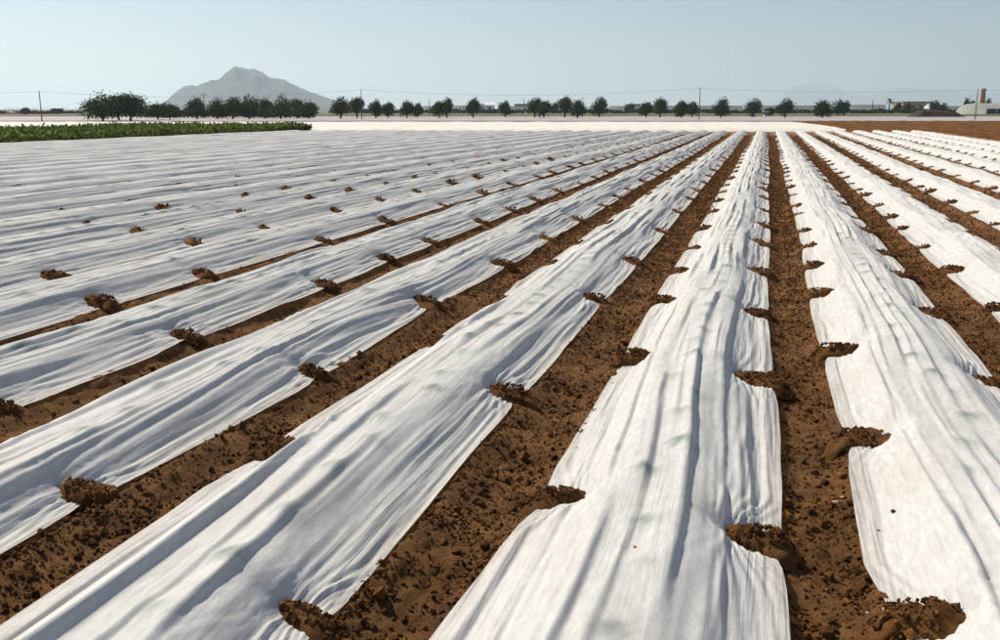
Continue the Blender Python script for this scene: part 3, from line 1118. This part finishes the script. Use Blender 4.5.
def far_hedge(name, px0, px1, d, ty, label, n, mat='leaf_far', seed=1, leaf=1.1):
    rng = np.random.default_rng(seed)
    s = rng.uniform(0, 1, n)
    a, b = far_at(px0, d), far_at(px1, d)
    P = a[None] * (1 - s[:, None]) + b[None] * s[:, None]
    top = CAMH + (109.5 - ty) * d / FPX
    L = np.linalg.norm(b - a)
    hh = top * (0.72 + 0.32 * pn(s * L / 9, seed, 111) + 0.2 * pn(s * L / 3, seed, 112))
    P[:, 2] = np.maximum(hh, 0.6) * np.sqrt(rng.uniform(0.02, 1, n))
    P[:, :2] += rng.normal(0, 1.6, (n, 1)) * _FH[None, :2]
    lv = leaf_tris(rng, n, leaf) + P[:, None, :]
    link(name, mesh_np(name, lv.reshape(-1, 3), np.arange(4 * n).reshape(-1, 4), M[mat]), label=label, cat='hedge', kind='stuff')


far_hedge('far_scrub', -120, 80, 470, 112.2, 'low dark scrub along the horizon at far left', 2600, seed=1)
far_hedge('far_hedge', 143, 312, 236, 108.5, 'dark hedge below the left-hand trees', 7000, seed=2, leaf=0.6)
far_hedge('far_orchard', 330, 960, 480, 109.4, 'dark green orchard rows before the greenhouses', 9000, seed=3)
far_hedge('far_woodland', -150, 1150, 1400, 107.6, 'faint wooded line on the horizon', 5200, seed=4)

# ------------------------------------------------------------------ power line


def pole(px, by, ty, label, arms=True, rad=0.095, group='wooden power poles'):
    p = ground_at(px, by)
    w = (p - np.array([0, 0, CAMH])) @ _F
    h = (by - ty) * w / FPX
    root = link('power_pole', None, None, (p[0], p[1], -0.1), label, 'power pole', group)
    v, f = tube([(0, 0, 0), (0, 0, h * 0.5), (0, 0, h)], [rad, rad * 0.85, rad * 0.65], 8)
    link('pole', mesh_np('pole', v, f, M['pole'], True), root)
    if arms:
        a = 0.75
        v, f = tube([tuple(-_R * a + (0, 0, h - 0.35)), tuple(_R * a + np.array((0, 0, h - 0.35)))], [0.05, 0.05], 4)
        link('cross_arm', mesh_np('cross_arm', v, f, M['pole']), root)
    for q in (-0.6, 0.6) if arms else ():
        v, f = tube([tuple(_R * q + np.array((0, 0, h - 0.3))), tuple(_R * q + np.array((0, 0, h - 0.12)))], [0.05, 0.03], 5)
        link('insulator', mesh_np('insulator', v, f, M['wire']), root)
    return np.array([p[0], p[1], h - 0.25])


def wire(a, b, sag, label, rad=0.014):
    ts = np.linspace(0, 1, 25)
    P = [a * (1 - t) + b * t - np.array([0, 0, 4 * sag * t * (1 - t)]) for t in ts]
    v, f = tube(P, [rad] * len(P), 4)
    link('power_wire', mesh_np('power_wire', v, f, M['wire']), None, None, label, 'wire', 'sagging power wires')


tp = [pole(42, 121, 91.0, 'leftmost tall power pole, alone over the pale field', False), pole(362, 119.6, 89.3, 'power pole just right of the mountain foot', False),
      pole(699, 119.8, 88, 'power pole left of the round lone tree right of centre', False), pole(975, 119.8, 89.5, 'power pole beside the brick chimney at far right', False)]
pl = far_at(-290, 190, 5.4)
pr_ = far_at(1270, 186, 5.6)
ends = [pl] + tp + [pr_]
for i, lab in enumerate(['power wire leaving the left edge of the view', 'power wire sagging across the mountain', 'long power wire over the middle of the tree line',
                         'power wire between the centre-right pole and the chimney pole', 'power wire leaving the right edge of the view']):
    wire(ends[i], ends[i + 1], 1.15 if i in (1, 2) else 0.6, lab)
pole(205, 118.4, 93.5, 'power pole with cross arm in front of the mountain', True)
pole(476, 114.5, 97, 'small far pole above the single tree left of centre', True, 0.16, 'small far poles')
pole(429.5, 114.2, 100, 'small far pole left of the paired trees', False, 0.16, 'small far poles')
pole(524, 114.2, 98.5, 'small far pole in the gap left of the centre trees', False, 0.16, 'small far poles')
pole(872, 114, 100, 'small far pole left of the palm', False, 0.2, 'small far poles')

# ------------------------------------------------------------------ far buildings


def box_mesh(x0, x1, y0, y1, z0, z1):
    v = np.array([(x, y, z) for z in (z0, z1) for x, y in ((x0, y0), (x1, y0), (x1, y1), (x0, y1))], float)
    f = np.array([(0, 3, 2, 1), (4, 5, 6, 7), (0, 1, 5, 4), (1, 2, 6, 5), (2, 3, 7, 6), (3, 0, 4, 7)])
    return v, f


def part(root, name, vf, mat, smooth=False):
    return link(name, mesh_np(name, vf[0], vf[1], M[mat], smooth), root)


def root_at(name, px, d, label, cat, group=None):
    p = far_at(px, d)
    r = link(name, None, None, (p[0], p[1], -0.1), label, cat, group)
    r.rotation_euler = (0, 0, YAW)
    return r


def hgt(ty, d):
    return CAMH + 0.1 + (109.5 - ty) * d / FPX


def arch(x0, x1, y0, y1, z0, z1, n=10):
    """vault whose axis runs along x... spans are side by side along y"""
    a = np.linspace(0, math.pi, n)
    ys = (y0 + y1) / 2 - np.cos(a) * (y1 - y0) / 2
    zs = z0 + np.sin(a) * (z1 - z0)
    V = np.concatenate([np.stack([np.full(n, x), ys, zs], 1) for x in (x0, x1)])
    Fq = [(i, i + 1, n + i + 1, n + i) for i in range(n - 1)]
    # end caps as fans of quads
    for o in (0, n):
        for i in range(0, (n - 1) // 2):
            Fq.append((o + i, o + i + 1, o + n - 2 - i, o + n - 1 - i))
    return V, np.array(Fq)


def greenhouse(px0, px1, d, ty, label, spans=2):
    c = (px0 + px1) / 2
    r = root_at('greenhouse', c, d, label, 'greenhouse', 'long white greenhouses beyond the orchard')
    L = (px1 - px0) * d / FPX
    h = hgt(ty, d)
    wv, wf = box_mesh(-L / 2, L / 2, 0, spans * 7.0, 0, h * 0.4)
    part(r, 'side_wall', (wv, wf[2:]), 'plastic')
    for i in range(spans):
        part(r, 'roof_vault', arch(-L / 2 - 0.1, L / 2 + 0.1, i * 7.0 + 0.02, i * 7.0 + 6.98, h * 0.38, h), 'plastic', True)
    for i in range(max(2, int(L / 12))):
        x = -L / 2 + (i + 0.5) * L / max(2, int(L / 12))
        part(r, 'wall_post', box_mesh(x - 0.12, x + 0.12, -0.15, -0.01, 0, h * 0.4), 'pole')


for a, b, d, ty, lab in [(423, 440, 640, 106.3, 'short white greenhouse behind the paired trees left of centre'), (452, 470, 650, 105.8, 'white greenhouse left of the single tree'),
                         (500, 560, 680, 106.3, 'white greenhouse behind the centre trees'), (612, 648, 660, 106.2, 'white greenhouse behind the gap right of centre'),
                         (660, 742, 690, 105.9, 'long white greenhouse behind the pole right of centre'), (758, 830, 660, 105.8, 'white greenhouse between the last round trees'),
                         (848, 886, 620, 105.0, 'white greenhouse left of the palm'), (943, 962, 560, 106.3, 'small cream greenhouse left of the big rounded one')]:
    greenhouse(a, b, d, ty, lab)


def house(px0, px1, d, ty, depth, wall, roofm, label, pitched=True, windows=3):
    c = (px0 + px1) / 2
    r = root_at('farm_building', c, d, label, 'building')
    L = (px1 - px0) * d / FPX
    h = hgt(ty, d)
    wh = h * (0.72 if pitched else 0.9)
    part(r, 'wall', box_mesh(-L / 2, L / 2, 0, depth, 0, wh), wall)
    if pitched:
        e = 0.4
        V = np.array([(-L / 2 - e, -e, wh - .05), (L / 2 + e, -e, wh - .05), (L / 2 + e, depth / 2, h), (-L / 2 - e, depth / 2, h), (L / 2 + e, depth + e, wh - .05), (-L / 2 - e, depth + e, wh - .05),
                      (-L / 2 - e, -e, wh + .1), (L / 2 + e, -e, wh + .1)])
        part(r, 'roof', (V, np.array([(0, 1, 2, 3), (3, 2, 4, 5), (0, 5, 3, 3), (1, 2, 4, 4)])[:2]), roofm)
        g = np.array([(-L / 2, 0, wh), (-L / 2, depth, wh), (-L / 2, depth / 2, h - .1), (L / 2, 0, wh), (L / 2, depth, wh), (L / 2, depth / 2, h - .1)])
        part(r, 'gable', (g, np.array([(0, 2, 1), (3, 4, 5)])), wall)
    else:
        part(r, 'roof', box_mesh(-L / 2 - .4, L / 2 + .4, -.4, depth + .4, wh, h), roofm)
    for i in range(windows):
        x = -L / 2 + (i + 0.5) * L / windows
        w = part(r, 'window', box_mesh(x - 0.9, x + 0.9, -0.06, 0.02, wh * 0.4, wh * 0.75), 'dark_open')
        part(w, 'sill', box_mesh(x - 1.1, x + 1.1, -0.2, -0.065, wh * 0.36, wh * 0.395), 'white_wall')
    return r


house(903, 931, 640, 102.0, 18, 'tan_wall', 'grey_roof', 'long low tan building with grey roof at far right', False, 4)
house(930, 936, 560, 103.5, 8, 'white_wall', 'tan_wall', 'small white house right of the long tan building', True, 1)
house(485, 494, 700, 102.6, 18, 'white_wall', 'white_wall', 'bright white shed behind the trees left of centre', True, 1)
house(476, 484, 720, 104.0, 14, 'blue_metal', 'blue_metal', 'small blue shed beside the bright white shed', True, 1)
house(6, 11, 460, 111.6, 8, 'white_wall', 'tan_wall', 'tiny white house far away at the left edge', True, 1)
house(765, 768.5, 290, 111.0, 1.5, 'white_wall', 'white_wall', 'tiny white hut right of the lone tree', False, 1)
house(515, 530, 900, 104.2, 20, 'grey_roof', 'grey_roof', 'hazy grey warehouse behind the centre trees', False, 3)
house(628, 640, 900, 104.3, 20, 'blue_metal', 'grey_roof', 'hazy bluish warehouse right of the centre trees', False, 3)


def big_tunnel():
    d = 420
    r = root_at('tunnel_greenhouse', 990, d, 'big rounded white tunnel greenhouse with dark open side, far right', 'greenhouse')
    k = d / FPX
    h = hgt(103.5, d)
    n = 14
    a = np.linspace(0, math.pi, n)
    # the vault runs away to the right, its rounded left end towards the view
    V, Fq = [], []
    L = 80 * k
    sect = [(-25 * k, 0.02), (-24 * k, 0.45), (-21 * k, 0.72), (-16 * k, 0.92), (-9 * k, 1.0), (L, 1.0)]
    for x, q in sect:
        for t in a:
            V.append((x, 6 - math.cos(t) * 6 * max(q, .3), h * q * math.sin(t) ** 0.7))
    for i in range(len(sect) - 1):
        for j in range(n - 1):
            Fq.append((i * n + j, i * n + j + 1, (i + 1) * n + j + 1, (i + 1) * n + j))
    part(r, 'cover', (np.array(V), np.array(Fq)), 'plastic', True)
    part(r, 'open_side', box_mesh(-4 * k, L, -0.6, -0.05, 0.1, h * 0.5), 'dark_open')
    for i in range(9):
        x = -4 * k + i * 4.2
        part(r, 'post', box_mesh(x - .1, x + .1, -0.85, -0.65, 0, h * 0.52), 'white_wall')


big_tunnel()


def chimney():
    d = 600
    r = root_at('brick_chimney', 981.5, d, 'tapering orange brick chimney at the right edge of the horizon', 'chimney')
    h = hgt(89.6, d)
    k = d / FPX
    v, f = tube([(0, 0, 0), (0, 0, h * .35), (0, 0, h * 0.86)], [3.4 * k, 2.9 * k, 2.1 * k], 14)
    part(r, 'shaft', (v, f), 'brick', True)
    v, f = tube([(0, 0, h * 0.86), (0, 0, h * 0.89), (0, 0, h * 0.97), (0, 0, h)], [2.2 * k, 2.6 * k, 2.6 * k, 2.2 * k], 14)
    part(r, 'crown', (v, f), 'tan_wall', True)


chimney()


def palm():
    rng = np.random.default_rng(3)
    d = 520
    r = root_at('palm_tree', 889, d, 'palm tree with round head behind the greenhouses', 'palm')
    h = hgt(98, d)
    v, f = tube([(0, 0, 0), (0.1, 0, h * .4), (0, 0, h * .78)], [.4, .3, .28], 7)
    part(r, 'trunk', (v, f), 'bark', True)
    for i in range(26):
        a = i * 2.4
        e = rng.uniform(-0.5, 1.3)
        L = rng.uniform(2.2, 3.2)
        pts, Fq = [], []
        for j in range(5):
            t = j / 4
            q = L * t * math.cos(e * (1 - 0.5 * t))
            z = h * .78 + L * t * math.sin(e) - 1.1 * t * t
            w = 0.34 * math.sin(math.pi * min(0.95, t + 0.15))
            ca, sa = math.cos(a), math.sin(a)
            for s in (-1, 1):
                pts.append((q * ca - s * w * sa, q * sa + s * w * ca, z))
        for j in range(4):
            Fq.append((2 * j, 2 * j + 1, 2 * j + 3, 2 * j + 2))
        part(r, 'frond', (np.array(pts), np.array(Fq)), 'leaf_far')


palm()


def earth_mound():
    p = ground_at(944, 117)
    w = (p - np.array([0, 0, CAMH])) @ _F
    k = w / FPX
    nx, ny = 60, 20
    xs = np.linspace(-29 * k, 29 * k, nx)
    ys = np.linspace(0, 9, ny)
    X, Y = np.meshgrid(xs, ys)
    t = X / k
    prof = sstep(-29, -17, t) * (1 - sstep(14, 28, t)) * (1 - 0.14 * sstep(-10, 20, t))
    Z = 6.4 * k * prof * sstep(0, 2.6, Y) * (1 - sstep(6, 9, Y)) * (1 + 0.10 * pn(X / 1.2, Y / 1.2, 121)) - 0.12
    V = np.stack([X, Y, Z], -1).reshape(-1, 3)
    o = link('earth_mound', mesh_np('earth_mound', V, grid_faces(ny, nx), M['dark_soil'], True), None, (p[0], p[1], 0.0),
             'long dark heaped bank of earth before the rounded greenhouse', 'earth mound')
    o.rotation_euler = (0, 0, YAW)


earth_mound()

# ------------------------------------------------------------------ mountains


def mountain(name, pts, d, depth, label, base=109.5, seed=0, nx=170, ny=60):
    k = d / FPX
    px = np.array([q[0] for q in pts], float); py = np.array([q[1] for q in pts], float)
    xs = np.linspace(px[0] - 14, px[-1] + 14, nx)
    hh = np.interp(xs, px, base - py, left=0, right=0) * k
    s = np.linspace(-1, 1, ny)
    V = np.empty((ny, nx, 3))
    for j, t in enumerate(s):
        P = np.stack([far_at(x, d + t * depth) for x in xs])
        fall = (1 - abs(t)) ** 1.15
        X, Y = xs * k, np.full(nx, t * depth)
        rg = 1 - 2 * np.abs(pn(X / 130 + 0.3 * pn(X / 90, Y / 200, seed + 3), Y / 420, seed + 1))
        rg2 = pn(X / 42, Y / 90, seed + 2)
        z = hh * fall * (1 + 0.30 * rg * (1 - fall) ** 0.5 + 0.12 * rg2 * (1 - fall) ** 0.5) + hh * 0.02 * rg2
        P[:, 2] = np.maximum(z, 0) + CAMH * min(1, 1) * (hh > 1) - 3 * (hh <= 1)
        V[j] = P
    V[0, :, 2] = -0.2; V[-1, :, 2] = -0.2
    V[:, 0, 2] = -0.2; V[:, -1, 2] = -0.2
    V[..., 2] = np.maximum(V[..., 2], -0.3)
    link(name, mesh_np(name, V.reshape(-1, 3), grid_faces(ny, nx), M['rock'], True), kind='structure', label=label)


mountain('mountain', [(150, 108), (160, 104), (168, 100.5), (174, 95.5), (180, 91), (186, 87.6), (192, 87), (200, 86.6), (208, 83.2), (212, 82.2), (217, 83), (222, 80), (228, 75.6), (233, 72.4),
                      (237, 69.6), (243, 69.4), (247, 71), (251, 73), (254, 71.8), (257, 72), (262, 74.6), (268, 77.4), (274, 80.5), (280, 81.2), (286, 82), (293, 85.6), (302, 89.3), (312, 93.2),
                      (322, 96.4), (332, 99.8), (340, 103), (352, 106.5), (366, 108.5)], 6000, 900, 'blue hazy mountain with a broad peak on the horizon', seed=131)
mountain('far_hills', [(760, 107), (778, 98), (790, 90), (800, 86.5), (812, 85.4), (826, 86.2), (838, 89), (848, 94), (858, 97), (872, 96), (884, 92), (895, 90), (910, 89.4),
                       (926, 91.5), (945, 91), (962, 93.5), (985, 94), (1010, 96), (1040, 102), (1070, 108)], 24000, 2400, 'very faint pale hills on the right of the horizon', seed=171)

# ------------------------------------------------------------------ haze
hz, hnt, hout = new_mat('haze_air')
pv = hnt.nodes.new('ShaderNodeVolumePrincipled')
pv.inputs['Color'].default_value = (0.76, 0.91, 1.0, 1)
pv.inputs['Density'].default_value = 1.0e-4
pv.inputs['Anisotropy'].default_value = 0.4
hnt.links.new(pv.outputs[0], hout.inputs['Volume'])
hv_, hf_ = box_mesh(-29000, 29000, -29000, 29000, -2.5, 640)
link('haze', mesh_np('haze', hv_, hf_, hz), kind='stuff', label='thin pale haze over the whole plain', cat='haze')
